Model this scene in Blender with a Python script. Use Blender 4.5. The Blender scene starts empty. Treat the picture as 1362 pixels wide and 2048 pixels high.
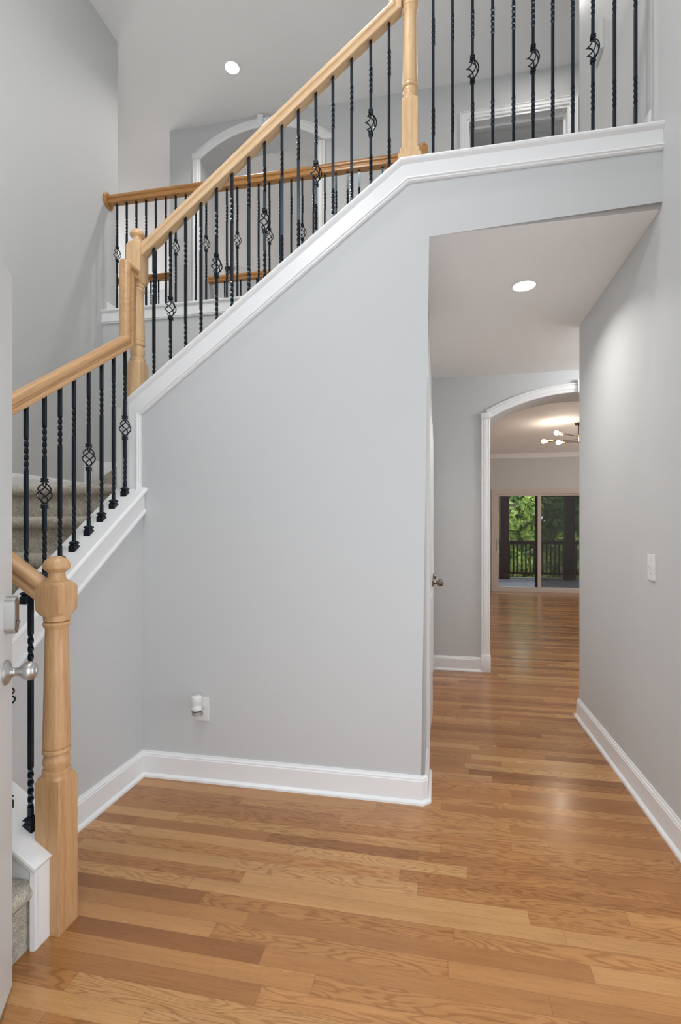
import bpy, bmesh, math, random
from mathutils import Vector, Matrix

random.seed(7)
S = bpy.context.scene
COL = S.collection
PI = math.pi
R = math.radians

# ------------------------------------------------------------------ camera
H = 1.32
YAW = math.atan(196.0 / 1000.0)
cam = bpy.data.cameras.new('camera')
camo = bpy.data.objects.new('camera', cam)
COL.objects.link(camo)
camo.location = (0, 0, H)
camo.rotation_euler = (PI / 2, 0, YAW)
cam.sensor_fit = 'VERTICAL'
cam.sensor_height = 36.0
cam.sensor_width = 36.0 * 1362 / 2048
cam.lens = 36.0 * 1000.0 / 2048.0
cam.shift_y = 34.0 / 2048.0
cam.clip_start = 0.02
S.camera = camo

# ------------------------------------------------------------------ view, world and lights
S.view_settings.view_transform = 'Standard'
S.view_settings.look = 'None'
S.view_settings.gamma = 1.0
S.view_settings.use_curve_mapping = False
S.view_settings.exposure = 0.04

W = bpy.data.worlds.new('world')
S.world = W
W.use_nodes = True
bg = W.node_tree.nodes['Background']
bg.inputs[0].default_value = (0.86, 0.93, 1.0, 1)
bg.inputs[1].default_value = 2.8


def area(name, loc, rot, sx, sy, power, col=(1, 1, 1), spread=180):
    d = bpy.data.lights.new(name, 'AREA')
    d.shape = 'RECTANGLE'
    d.size = sx
    d.size_y = sy
    d.energy = power
    d.color = col
    d.spread = R(spread)
    o = bpy.data.objects.new(name, d)
    o.location = loc
    o.rotation_euler = rot
    COL.objects.link(o)
    return o


XR_OPEN = 0.97   # added unseen opening in the right wall, cut to let fill light in
# daylight at the front door, then an added fill from the right
area('daylight_door', (-0.29, 0.10, 1.03), (R(90), 0, 0), 0.9, 2.0, 2.5, (0.85, 0.925, 1.0))
area('fill_right', (XR_OPEN + 0.35, 1.33, 1.15), (R(90), 0, R(90)), 1.25, 2.1, 21, (0.86, 0.93, 1.0))
# added fill lamps for the great room and the overlook, no windows there
area('fill_great_room', (4.85, 8.2, 1.5), (R(90), 0, R(90)), 3.2, 1.9, 60, (1.0, 0.95, 0.9))
area('fill_overlook', (-6.85, 6.6, 3.3), (R(90), 0, R(-90)), 2.4, 3.0, 90, (1.0, 0.97, 0.95))
# added unseen fill lamps in the foyer and the side hall
for nm, loc, e, rad in (('fill_foyer', (-0.9, 0.62, 3.9), 42, 0.22), ('fill_side_hall', (2.1, 4.2, 2.62), 40, 0.10)):
    d = bpy.data.lights.new(nm, 'POINT')
    d.energy = e
    d.shadow_soft_size = rad
    d.color = (0.97, 0.985, 1.0)
    o = bpy.data.objects.new(nm, d)
    o.location = loc
    COL.objects.link(o)
sd = bpy.data.lights.new('sun', 'SUN')
sd.energy = 5.0
sd.angle = R(2)
sd.color = (1.0, 0.95, 0.85)
so = bpy.data.objects.new('sun', sd)
so.rotation_euler = (R(-14), R(40), 0)
COL.objects.link(so)

# ------------------------------------------------------------------ materials
def new_mat(name):
    m = bpy.data.materials.new(name)
    m.use_nodes = True
    nt = m.node_tree
    b = nt.nodes['Principled BSDF']
    return m, nt, b


def mat(name, col, rough=0.5, metal=0.0, bump=0.0, bscale=200.0, spec=0.5):
    m, nt, b = new_mat(name)
    b.inputs['Base Color'].default_value = (*col, 1)
    b.inputs['Roughness'].default_value = rough
    b.inputs['Metallic'].default_value = metal
    b.inputs['Specular IOR Level'].default_value = spec
    if bump:
        tc = nt.nodes.new('ShaderNodeTexCoord')
        n = nt.nodes.new('ShaderNodeTexNoise')
        n.inputs['Scale'].default_value = bscale
        n.inputs['Detail'].default_value = 3
        bp = nt.nodes.new('ShaderNodeBump')
        bp.inputs['Strength'].default_value = bump
        bp.inputs['Distance'].default_value = 0.002
        nt.links.new(tc.outputs['Object'], n.inputs['Vector'])
        nt.links.new(n.outputs['Fac'], bp.inputs['Height'])
        nt.links.new(bp.outputs['Normal'], b.inputs['Normal'])
    return m


def emis(name, col, strength):
    m, nt, b = new_mat(name)
    b.inputs['Base Color'].default_value = (0.9, 0.9, 0.9, 1)
    b.inputs['Emission Color'].default_value = (*col, 1)
    b.inputs['Emission Strength'].default_value = strength
    return m


def mnode(nt, op, a, b=None):
    n = nt.nodes.new('ShaderNodeMath')
    n.operation = op
    for i, v in enumerate((a, b)):
        if v is None:
            continue
        if isinstance(v, (int, float)):
            n.inputs[i].default_value = v
        else:
            nt.links.new(v, n.inputs[i])
    return n.outputs[0]


def combine(nt, x, y, z):
    n = nt.nodes.new('ShaderNodeCombineXYZ')
    for i, v in enumerate((x, y, z)):
        if isinstance(v, (int, float)):
            n.inputs[i].default_value = v
        else:
            nt.links.new(v, n.inputs[i])
    return n.outputs[0]


def noise(nt, vec, scale=1.0, detail=4.0, rough=0.55, dist=0.0):
    n = nt.nodes.new('ShaderNodeTexNoise')
    n.inputs['Scale'].default_value = scale
    n.inputs['Detail'].default_value = detail
    n.inputs['Roughness'].default_value = rough
    n.inputs['Distortion'].default_value = dist
    nt.links.new(vec, n.inputs['Vector'])
    return n.outputs['Fac']


def ramp(nt, fac, stops):
    n = nt.nodes.new('ShaderNodeValToRGB')
    cr = n.color_ramp
    while len(cr.elements) < len(stops):
        cr.elements.new(0.5)
    for e, (p, c) in zip(cr.elements, stops):
        e.position = p
        e.color = (*c, 1)
    nt.links.new(fac, n.inputs[0])
    return n.outputs[0]


def mixc(nt, fac, a, b, mode='MIX'):
    n = nt.nodes.new('ShaderNodeMix')
    n.data_type = 'RGBA'
    n.blend_type = mode
    for sock, v in ((n.inputs[0], fac), (n.inputs[6], a), (n.inputs[7], b)):
        if isinstance(v, (int, float)):
            sock.default_value = v
        elif isinstance(v, tuple):
            sock.default_value = (*v, 1)
        else:
            nt.links.new(v, sock)
    return n.outputs[2]


def wood(name, c1, c2, grain, rough=0.32):
    """grain = unit vector of the wood fibre"""
    m, nt, b = new_mat(name)
    tc = nt.nodes.new('ShaderNodeTexCoord')
    mp = nt.nodes.new('ShaderNodeMapping')
    g = Vector(grain).normalized()
    e = g.to_track_quat('X', 'Z').inverted().to_euler()
    mp.inputs['Rotation'].default_value = e
    nt.links.new(tc.outputs['Object'], mp.inputs['Vector'])
    m2 = nt.nodes.new('ShaderNodeMapping')
    m2.inputs['Scale'].default_value = (2.2, 45, 45)
    nt.links.new(mp.outputs[0], m2.inputs['Vector'])
    f = noise(nt, m2.outputs[0], 1.0, 5, 0.6, 0.8)
    m3 = nt.nodes.new('ShaderNodeMapping')
    m3.inputs['Scale'].default_value = (14, 420, 420)
    nt.links.new(mp.outputs[0], m3.inputs['Vector'])
    f2 = noise(nt, m3.outputs[0], 1.0, 2, 0.5)
    base = ramp(nt, f, [(0.3, c2), (0.62, c1)])
    pore = ramp(nt, f2, [(0.36, (0.78, 0.72, 0.66)), (0.46, (1, 1, 1))])
    nt.links.new(mixc(nt, 0.6, base, pore, 'MULTIPLY'), b.inputs['Base Color'])
    b.inputs['Roughness'].default_value = rough
    return m


M = {}
M['wall'] = mat('wall_paint', (0.605, 0.612, 0.612), 0.62, bump=0.05, bscale=350)
M['ceiling'] = mat('ceiling_paint', (0.89, 0.885, 0.875), 0.8)
M['trim'] = mat('trim_paint', (0.87, 0.87, 0.87), 0.32)
M['door'] = mat('door_paint', (0.66, 0.655, 0.645), 0.35)
M['iron'] = mat('black_iron', (0.005, 0.006, 0.009), 0.22, spec=0.5)
M['iron'].node_tree.nodes['Principled BSDF'].inputs['Specular Tint'].default_value = (0.62, 0.82, 1.0, 1)  # blue of the window light painted into the iron's reflections
M['nickel'] = mat('satin_nickel', (0.52, 0.505, 0.48), 0.36, 1.0)
M['nickel_dark'] = mat('aged_nickel', (0.24, 0.20, 0.175), 0.28, 1.0)
M['plastic'] = mat('white_plastic', (0.78, 0.78, 0.76), 0.35)
M['slot'] = mat('dark_slot', (0.03, 0.03, 0.03), 0.6)
M['bronze'] = mat('dark_bronze', (0.05, 0.018, 0.015), 0.35, 0.6)
M['brass'] = mat('brass', (0.72, 0.50, 0.26), 0.28, 1.0)
M['porch_wood'] = mat('dark_stained_wood', (0.014, 0.006, 0.006), 0.8, spec=0.15)
M['frame'] = mat('almond_frame', (0.60, 0.54, 0.50), 0.4)
M['room_wall'] = mat('upstairs_room_paint', (0.56, 0.58, 0.64), 0.7)
M['conc'] = mat('concrete', (0.42, 0.41, 0.40), 0.8, bump=0.2, bscale=60)
M['bulb'] = emis('lit_bulb', (1.0, 0.86, 0.66), 14)
M['lens'] = emis('lit_lens', (1.0, 0.97, 0.93), 7)
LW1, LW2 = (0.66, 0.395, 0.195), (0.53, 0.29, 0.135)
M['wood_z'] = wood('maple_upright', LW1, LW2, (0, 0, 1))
M['wood_main_lit'] = wood('maple_stair_rail_lit', (0.80, 0.57, 0.345), (0.68, 0.45, 0.25), (1, 0, 0.76))  # same maple, the stronger light on this rail put into the colour
M['wood_z_lit'] = wood('maple_upright_lit', (0.78, 0.53, 0.30), (0.66, 0.42, 0.22), (0, 0, 1))  # lit copy of the upright maple, brightness painted into its colour
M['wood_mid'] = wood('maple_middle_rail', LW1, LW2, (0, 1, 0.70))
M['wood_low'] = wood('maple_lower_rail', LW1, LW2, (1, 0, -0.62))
M['oak_x'] = wood('orange_oak_rail', (0.50, 0.245, 0.075), (0.36, 0.16, 0.045), (1, 0, 0), 0.3)


def make_glass():
    m, nt, b = new_mat('window_glass')
    nt.nodes.remove(b)
    t = nt.nodes.new('ShaderNodeBsdfTransparent')
    t.inputs[0].default_value = (0.95, 0.97, 0.96, 1)
    g = nt.nodes.new('ShaderNodeBsdfGlossy')
    g.inputs['Roughness'].default_value = 0.01
    fr = nt.nodes.new('ShaderNodeFresnel')
    fr.inputs[0].default_value = 1.45
    mx = nt.nodes.new('ShaderNodeMixShader')
    nt.links.new(fr.outputs[0], mx.inputs[0])
    nt.links.new(t.outputs[0], mx.inputs[1])
    nt.links.new(g.outputs[0], mx.inputs[2])
    nt.links.new(mx.outputs[0], nt.nodes['Material Output'].inputs[0])
    return m


def make_screen():
    m, nt, b = new_mat('insect_screen')
    b.inputs['Base Color'].default_value = (0.05, 0.055, 0.06, 1)
    b.inputs['Roughness'].default_value = 0.7
    t = nt.nodes.new('ShaderNodeBsdfTransparent')
    mx = nt.nodes.new('ShaderNodeMixShader')
    mx.inputs[0].default_value = 0.48
    nt.links.new(t.outputs[0], mx.inputs[1])
    nt.links.new(b.outputs[0], mx.inputs[2])
    nt.links.new(mx.outputs[0], nt.nodes['Material Output'].inputs[0])
    return m


def make_clear():
    m, nt, b = new_mat('clear_plastic')
    b.inputs['Base Color'].default_value = (0.85, 0.86, 0.88, 1)
    b.inputs['Roughness'].default_value = 0.08
    b.inputs['Transmission Weight'].default_value = 0.7
    return m


def make_floor():
    m, nt, b = new_mat('oak_strip_floor')
    tc = nt.nodes.new('ShaderNodeTexCoord')
    sp = nt.nodes.new('ShaderNodeSeparateXYZ')
    nt.links.new(tc.outputs['Object'], sp.inputs[0])
    x, y = sp.outputs[0], sp.outputs[1]
    v = mnode(nt, 'DIVIDE', mnode(nt, 'ADD', y, 0.021), 0.0635)
    row = mnode(nt, 'FLOOR', v)
    fy = mnode(nt, 'FRACT', v)
    wn = nt.nodes.new('ShaderNodeTexWhiteNoise')
    wn.noise_dimensions = '1D'
    nt.links.new(row, wn.inputs['W'])
    rr = wn.outputs['Value']
    wn2 = nt.nodes.new('ShaderNodeTexWhiteNoise')
    wn2.noise_dimensions = '1D'
    nt.links.new(mnode(nt, 'ADD', row, 57.3), wn2.inputs['W'])
    ln = mnode(nt, 'ADD', mnode(nt, 'MULTIPLY', wn2.outputs['Value'], 0.9), 0.60)
    u = mnode(nt, 'DIVIDE', mnode(nt, 'ADD', x, mnode(nt, 'MULTIPLY', rr, 9.0)), ln)
    cl = mnode(nt, 'FLOOR', u)
    fx = mnode(nt, 'FRACT', u)
    wn3 = nt.nodes.new('ShaderNodeTexWhiteNoise')
    wn3.noise_dimensions = '2D'
    nt.links.new(combine(nt, row, cl, 0.0), wn3.inputs['Vector'])
    idv = wn3.outputs['Value']
    wn4 = nt.nodes.new('ShaderNodeTexWhiteNoise')
    wn4.noise_dimensions = '2D'
    nt.links.new(combine(nt, mnode(nt, 'ADD', row, 31.7), cl, 0.0), wn4.inputs['Vector'])
    id2 = wn4.outputs['Value']
    base = ramp(nt, idv, [(0.0, (0.285, 0.114, 0.034)), (0.22, (0.355, 0.153, 0.048)), (0.5, (0.42, 0.190, 0.062)),
                          (0.8, (0.475, 0.230, 0.080)), (1.0, (0.55, 0.305, 0.122))])
    shift = mnode(nt, 'MULTIPLY', idv, 43.0)
    # broad figure inside each board, drawn out along it
    vec1 = combine(nt, mnode(nt, 'ADD', mnode(nt, 'MULTIPLY', x, 2.4), shift), mnode(nt, 'MULTIPLY', y, 16.0), shift)
    n1 = noise(nt, vec1, 1.0, 2, 0.45, 0.3)
    rings = mnode(nt, 'SINE', mnode(nt, 'MULTIPLY', n1, 85.0))
    ring = mnode(nt, 'MULTIPLY', mnode(nt, 'ADD', rings, 1.0), 0.5)
    ringc = ramp(nt, ring, [(0.0, (0.70, 0.62, 0.55)), (0.42, (1, 1, 1)), (1.0, (1.06, 1.06, 1.04))])
    ringmask = mnode(nt, 'MULTIPLY', mnode(nt, 'GREATER_THAN', id2, 0.45), 0.8)
    c1 = mixc(nt, ringmask, base, ringc, 'MULTIPLY')
    vec2 = combine(nt, mnode(nt, 'ADD', mnode(nt, 'MULTIPLY', x, 9.0), shift), mnode(nt, 'MULTIPLY', y, 330.0), shift)
    n2 = noise(nt, vec2, 1.0, 3, 0.6)
    fine = ramp(nt, n2, [(0.34, (0.74, 0.68, 0.62)), (0.52, (1, 1, 1)), (0.8, (1.08, 1.07, 1.05))])
    c2 = mixc(nt, 0.6, c1, fine, 'MULTIPLY')
    vec3 = combine(nt, mnode(nt, 'MULTIPLY', x, 1.3), mnode(nt, 'MULTIPLY', y, 9.0), shift)
    n3 = noise(nt, vec3, 1.0, 3, 0.6)
    c2 = mixc(nt, 0.75, c2, ramp(nt, n3, [(0.3, (0.84, 0.80, 0.76)), (0.65, (1.08, 1.07, 1.05))]), 'MULTIPLY')
    # joints
    dy = mnode(nt, 'MINIMUM', fy, mnode(nt, 'SUBTRACT', 1.0, fy))
    gy = mnode(nt, 'LESS_THAN', dy, 0.012)
    dx = mnode(nt, 'MULTIPLY', mnode(nt, 'MINIMUM', fx, mnode(nt, 'SUBTRACT', 1.0, fx)), ln)
    gx = mnode(nt, 'LESS_THAN', dx, 0.0009)
    gap = mnode(nt, 'MAXIMUM', gy, gx)
    c3 = mixc(nt, mnode(nt, 'MULTIPLY', gap, 0.42), c2, (0.10, 0.045, 0.02))
    nt.links.new(c3, b.inputs['Base Color'])
    rgh = mnode(nt, 'ADD', 0.17, mnode(nt, 'MULTIPLY', n3, 0.14))
    nt.links.new(rgh, b.inputs['Roughness'])
    b.inputs['Coat Weight'].default_value = 0.22
    b.inputs['Coat Roughness'].default_value = 0.13
    bp = nt.nodes.new('ShaderNodeBump')
    bp.inputs['Strength'].default_value = 0.16
    bp.inputs['Distance'].default_value = 0.004
    vec4 = combine(nt, mnode(nt, 'MULTIPLY', x, 5.0), mnode(nt, 'MULTIPLY', y, 22.0), shift)
    cup = mnode(nt, 'MULTIPLY', mnode(nt, 'POWER', mnode(nt, 'SUBTRACT', fy, 0.5), 2.0), 1.6)
    hgt = mnode(nt, 'SUBTRACT', mnode(nt, 'ADD', cup, noise(nt, vec4, 1.0, 2, 0.5)),
                mnode(nt, 'MULTIPLY', gap, 0.25))
    nt.links.new(hgt, bp.inputs['Height'])
    nt.links.new(bp.outputs[0], b.inputs['Normal'])
    return m


def make_carpet():
    m, nt, b = new_mat('cut_pile_carpet')
    tc = nt.nodes.new('ShaderNodeTexCoord')
    n1 = noise(nt, tc.outputs['Object'], 26.0, 4, 0.65)
    n2 = noise(nt, tc.outputs['Object'], 260.0, 3, 0.7)
    a = ramp(nt, n1, [(0.32, (0.50, 0.455, 0.38)), (0.68, (0.80, 0.735, 0.63))])
    c = ramp(nt, n2, [(0.34, (0.42, 0.40, 0.37)), (0.6, (1.15, 1.13, 1.1))])
    nt.links.new(mixc(nt, 0.9, a, c, 'MULTIPLY'), b.inputs['Base Color'])
    b.inputs['Roughness'].default_value = 1.0
    b.inputs['Specular IOR Level'].default_value = 0.1
    b.inputs['Sheen Weight'].default_value = 0.2
    bp = nt.nodes.new('ShaderNodeBump')
    bp.inputs['Strength'].default_value = 0.9
    bp.inputs['Distance'].default_value = 0.006
    nt.links.new(mnode(nt, 'ADD', n2, mnode(nt, 'MULTIPLY', n1, 1.5)), bp.inputs['Height'])
    nt.links.new(bp.outputs[0], b.inputs['Normal'])
    return m


def make_deck():
    m, nt, b = new_mat('grey_deck_boards')
    tc = nt.nodes.new('ShaderNodeTexCoord')
    sp = nt.nodes.new('ShaderNodeSeparateXYZ')
    nt.links.new(tc.outputs['Object'], sp.inputs[0])
    v = mnode(nt, 'DIVIDE', sp.outputs[1], 0.14)
    fy = mnode(nt, 'FRACT', v)
    gap = mnode(nt, 'LESS_THAN', fy, 0.06)
    wn = nt.nodes.new('ShaderNodeTexWhiteNoise')
    wn.noise_dimensions = '1D'
    nt.links.new(mnode(nt, 'FLOOR', v), wn.inputs['W'])
    base = ramp(nt, wn.outputs['Value'], [(0, (0.022, 0.023, 0.036)), (1, (0.034, 0.035, 0.054))])
    nt.links.new(mixc(nt, gap, base, (0.03, 0.03, 0.035)), b.inputs['Base Color'])
    b.inputs['Roughness'].default_value = 0.5
    return m


def make_leaf(name, c1, c2, c3):
    m, nt, b = new_mat(name)
    tc = nt.nodes.new('ShaderNodeTexCoord')
    n1 = noise(nt, tc.outputs['Object'], 3.5, 3, 0.6)
    col = ramp(nt, n1, [(0.3, c1), (0.5, c2), (0.72, c3)])
    nt.links.new(col, b.inputs['Base Color'])
    b.inputs['Roughness'].default_value = 0.55
    b.inputs['Subsurface Weight'].default_value = 0.0
    tr = nt.nodes.new('ShaderNodeBsdfTranslucent')
    nt.links.new(col, tr.inputs[0])
    mx = nt.nodes.new('ShaderNodeMixShader')
    mx.inputs[0].default_value = 0.35
    nt.links.new(b.outputs[0], mx.inputs[1])
    nt.links.new(tr.outputs[0], mx.inputs[2])
    nt.links.new(mx.outputs[0], nt.nodes['Material Output'].inputs[0])
    return m


M['glass'] = make_glass()
M['screen'] = make_screen()
M['clear'] = make_clear()
M['floor'] = make_floor()
M['carpet'] = make_carpet()
M['deck'] = make_deck()
M['leaf_a'] = make_leaf('leaves_bright', (0.06, 0.12, 0.015), (0.19, 0.28, 0.045), (0.50, 0.54, 0.14))
M['leaf_b'] = make_leaf('leaves_deep', (0.03, 0.08, 0.015), (0.07, 0.16, 0.03), (0.16, 0.27, 0.06))
M['bark'] = mat('bark', (0.12, 0.09, 0.065), 0.9, bump=0.6, bscale=30)
M['grass'] = mat('ground_cover', (0.10, 0.17, 0.04), 0.9, bump=0.6, bscale=20)


# ------------------------------------------------------------------ mesh helpers
def finish(name, bm, m, parent=None, smooth=None):
    bmesh.ops.recalc_face_normals(bm, faces=bm.faces[:])
    me = bpy.data.meshes.new(name)
    bm.to_mesh(me)
    bm.free()
    me.materials.append(m)
    if smooth is not None:
        for p in me.polygons:
            p.use_smooth = True
        me.set_sharp_from_angle(angle=R(smooth))
    o = bpy.data.objects.new(name, me)
    COL.objects.link(o)
    if parent is not None:
        o.parent = parent
        pl = parent_world(parent)
        o.location = -pl          # geometry is written in scene coordinates
    return o


def parent_world(p):
    v = Vector((0, 0, 0))
    while p is not None:
        v += Vector(p.location)
        p = p.parent
    return v


def add_box(bm, x0, x1, y0, y1, z0, z1, bev=0.0):
    vs = [bm.verts.new((x, y, z)) for x in (x0, x1) for y in (y0, y1) for z in (z0, z1)]
    fs = []
    for q in ((0, 1, 3, 2), (4, 6, 7, 5), (0, 4, 5, 1), (2, 3, 7, 6), (0, 2, 6, 4), (1, 5, 7, 3)):
        fs.append(bm.faces.new([vs[i] for i in q]))
    if bev:
        es = list({e for f in fs for e in f.edges})
        bmesh.ops.bevel(bm, geom=es, offset=bev, segments=2, profile=0.5, affect='EDGES')
    return vs


def box(name, m, x0, x1, y0, y1, z0, z1, parent=None, bev=0.0, smooth=None):
    bm = bmesh.new()
    add_box(bm, x0, x1, y0, y1, z0, z1, bev)
    return finish(name, bm, m, parent, smooth)


def prism(bm, poly, axis, lo, hi):
    """extrude a 2-D polygon; axis 'y': poly is (x,z); 'x': (y,z); 'z': (x,y)"""
    def P(p, t):
        if axis == 'y':
            return (p[0], t, p[1])
        if axis == 'x':
            return (t, p[0], p[1])
        return (p[0], p[1], t)
    a = [bm.verts.new(P(p, lo)) for p in poly]
    b = [bm.verts.new(P(p, hi)) for p in poly]
    n = len(poly)
    bm.faces.new(a)
    bm.faces.new(b[::-1])
    for i in range(n):
        j = (i + 1) % n
        bm.faces.new((a[i], b[i], b[j], a[j]))
    return a, b


def sweep(bm, prof, path, N):
    """sweep a closed profile (a along N, b along dir x N) along a planar path with mitred corners"""
    N = Vector(N).normalized()
    P = [Vector(p) for p in path]
    n = len(P)
    dirs = [(P[i + 1] - P[i]).normalized() for i in range(n - 1)]
    perps = [d.cross(N).normalized() for d in dirs]
    rings = []
    for i in range(n):
        if i == 0:
            mv = perps[0]
        elif i == n - 1:
            mv = perps[-1]
        else:
            s = perps[i - 1] + perps[i]
            mv = s / (1.0 + perps[i - 1].dot(perps[i]))
        rings.append([bm.verts.new(P[i] + N * a + mv * b) for a, b in prof])
    k = len(prof)
    for i in range(n - 1):
        for j in range(k):
            j2 = (j + 1) % k
            bm.faces.new((rings[i][j], rings[i][j2], rings[i + 1][j2], rings[i + 1][j]))
    bm.faces.new(rings[0])
    bm.faces.new(rings[-1][::-1])


def lathe(bm, prof, center, axis='z', seg=32, square=None):
    """prof: (r, t). square(t) -> half side of a square limit or None"""
    cx, cy, cz = center
    rings = []
    for r, t in prof:
        ring = []
        for k in range(seg):
            th = 2 * PI * k / seg + (PI / 4 if square else 0)
            c, s = math.cos(th), math.sin(th)
            rr = r
            if square is not None:
                q = square(t)
                if q is not None:
                    rr = min(r, q / max(abs(c), abs(s)))
            if axis == 'z':
                p = (cx + rr * c, cy + rr * s, cz + t)
            elif axis == 'x':
                p = (cx + t, cy + rr * c, cz + rr * s)
            else:
                p = (cx + rr * c, cy + t, cz + rr * s)
            ring.append(bm.verts.new(p))
        rings.append(ring)
    for i in range(len(rings) - 1):
        for k in range(seg):
            k2 = (k + 1) % seg
            bm.faces.new((rings[i][k], rings[i][k2], rings[i + 1][k2], rings[i + 1][k]))
    bm.faces.new(rings[0][::-1])
    bm.faces.new(rings[-1])


def tube(bm, pts, r, seg=6):
    pts = [Vector(p) for p in pts]
    n = len(pts)
    rings = []
    ref = Vector((0, 0, 1))
    for i in range(n):
        d = (pts[min(i + 1, n - 1)] - pts[max(i - 1, 0)]).normalized()
        u = ref - d * ref.dot(d)
        if u.length < 1e-4:
            u = Vector((1, 0, 0)) - d * d.x
        u.normalize()
        ref = u
        v = d.cross(u)
        rings.append([bm.verts.new(pts[i] + (u * math.cos(2 * PI * k / seg) + v * math.sin(2 * PI * k / seg)) * r)
                      for k in range(seg)])
    for i in range(n - 1):
        for k in range(seg):
            k2 = (k + 1) % seg
            bm.faces.new((rings[i][k], rings[i][k2], rings[i + 1][k2], rings[i + 1][k]))
    bm.faces.new(rings[0][::-1])
    bm.faces.new(rings[-1])


def struct(o, label=None):
    o['kind'] = 'structure'
    if label:
        o['label'] = label
    return o


def tag(o, label, cat, group=None):
    o['label'] = label
    o['category'] = cat
    if group:
        o['group'] = group
    return o


def empty(name, loc, label, cat, group=None):
    o = bpy.data.objects.new(name, None)
    o.empty_display_size = 0.1
    o.location = loc
    COL.objects.link(o)
    return tag(o, label, cat, group)


# ------------------------------------------------------------------ room layout (metres)
Y1 = 2.44      # face of the stair wall
WT = 0.14
X0 = -1.565    # face of the knee wall of the middle flight
XL = -2.70     # left wall
XR = 0.97      # right wall
XC = -0.064    # hall wall
YB = 4.80      # back wall with the arches
TB = 0.35
ZF2 = 3.05     # upper floor
LED = 3.11     # top of ledges
ZC = 5.49      # upper ceiling
ZH = 2.745     # hall ceiling
YE = 11.07     # great room end wall
ZG = 2.90      # great room ceiling

struct(box('floor', M['floor'], -2.85, 5.0, 0.20, YE + 0.1, -0.08, 0.0))
struct(box('floor_porch', M['conc'], -3.0, 2.5, -2.6, 0.199, -0.12, -0.02))
# upper floor slab: landing strip and balcony strip
bm = bmesh.new()
prism(bm, [(-0.16, Y1 + WT), (3.2, Y1 + WT), (3.2, YB), (-5.0, YB), (-5.0, 3.66), (-0.16, 3.66)], 'z', ZH, ZF2)
struct(finish('floor_upper', bm, M['ceiling']))
struct(box('ceiling', M['ceiling'], -7.2, 3.4, 0.0, 8.2, ZC, ZC + 0.15))
struct(box('ceiling_hall', M['ceiling'], XC + 0.001, XR - 0.001, Y1 + 0.021, YB, ZH - 0.004, ZH - 0.0005))
struct(box('ceiling_great_room', M['ceiling'], -0.2, 5.0, YB + TB, YE + 0.1, ZG, ZG + 0.14))

# left wall, its far end opening to the upper hall
struct(box('wall_left', M['wall'], XL - 0.12, XL, 0.36, 3.84, 0.0, ZC))
struct(box('wall_left_return', M['wall'], -5.0, XL - 0.12, 3.72, 3.84, 0.0, ZC))
struct(box('wall_left_upper', M['wall'], -5.12, -5.0, 3.72, YB + TB, 0.0, ZC))
# right wall
bm = bmesh.new()
add_box(bm, XR, XR + 0.13, 0.2, 0.65, 0.0, ZC)
add_box(bm, XR, XR + 0.13, 0.65, 2.02, 2.30, ZC)  # above the added opening for the side fill
add_box(bm, XR, XR + 0.13, 2.02, 3.765, 0.0, ZC)
struct(finish('wall_right', bm, M['wall']))
struct(box('wall_right_return', M['wall'], XR + 0.13, 3.2, 3.63, 3.765, 0.0, ZC))
struct(box('wall_right_hall', M['wall'], 3.2, 3.34, 3.63, YB, 0.0, ZC))
# front wall with door opening and window opening
bm = bmesh.new()
def cells(bm, xs, holes, lo, hi, z0, z1):
    """wall in the xz plane with rectangular holes"""
    for xa, xb in zip(xs[:-1], xs[1:]):
        xm = (xa + xb) / 2
        spans = sorted([(h[2], h[3]) for h in holes if h[0] < xm < h[1]])
        z = z0
        for a, b_ in spans:
            if a > z:
                add_box(bm, xa, xb, lo, hi, z, a)
            z = b_
        if z < z1:
            add_box(bm, xa, xb, lo, hi, z, z1)
cells(bm, [XL - 0.12, -1.75, -0.76, -0.45, 0.19, XR], [(-0.76, 0.19, -1, 2.08), (-1.75, -0.45, 2.85, 4.75)], 0.20, 0.36, 0.0, ZC)
struct(finish('wall_front', bm, M['wall']))
bm = bmesh.new()
for xx in (-1.75, -1.125, -0.50):
    add_box(bm, xx, xx + 0.05, 0.24, 0.32, 2.85, 4.75)
for zz in (2.85, 3.80, 4.70):
    add_box(bm, -1.75, -0.45, 0.24, 0.32, zz, zz + 0.05)
struct(finish('window_1', bm, M['trim']))

bm = bmesh.new()  # added unseen enclosure that keeps the sun out of the side opening
add_box(bm, 3.6, 3.72, 0.2, 3.63, 0.0, 2.85)
add_box(bm, XR + 0.13, 3.72, 0.08, 0.2, 0.0, 2.85)
struct(finish('wall_sun_shield', bm, M['wall']))
struct(box('ceiling_sun_shield', M['ceiling'], XR + 0.13, 3.6, 0.2, 3.63, 2.745, 2.85))

# stair wall with its sloped top, and the header over the hall
SL3 = (LED - 2.027) / (-0.18 + 1.646)
def cap3(x):
    return 2.027 + SL3 * (x + 1.646)
bm = bmesh.new()
a, b2 = prism(bm, [(-1.70, 0), (XC, 0), (XC, ZH), (XR, ZH), (XR, LED - 0.02), (-0.18, LED - 0.02), (-1.70, cap3(-1.70) - 0.025)],
              'y', Y1, Y1 + WT)
bm.edges.ensure_lookup_table()
es = []
for e in bm.edges:
    p, q = e.verts[0].co, e.verts[1].co
    if abs(p.y - Y1) < 1e-5 and abs(q.y - Y1) < 1e-5:
        if abs(p.x - XC) < 1e-5 and abs(q.x - XC) < 1e-5:
            es.append(e)
        elif abs(p.z - ZH) < 1e-5 and abs(q.z - ZH) < 1e-5:
            es.append(e)
bmesh.ops.bevel(bm, geom=es, offset=0.02, segments=5, profile=0.5, affect='EDGES')
struct(finish('wall_stair', bm, M['wall'], smooth=30))

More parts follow.
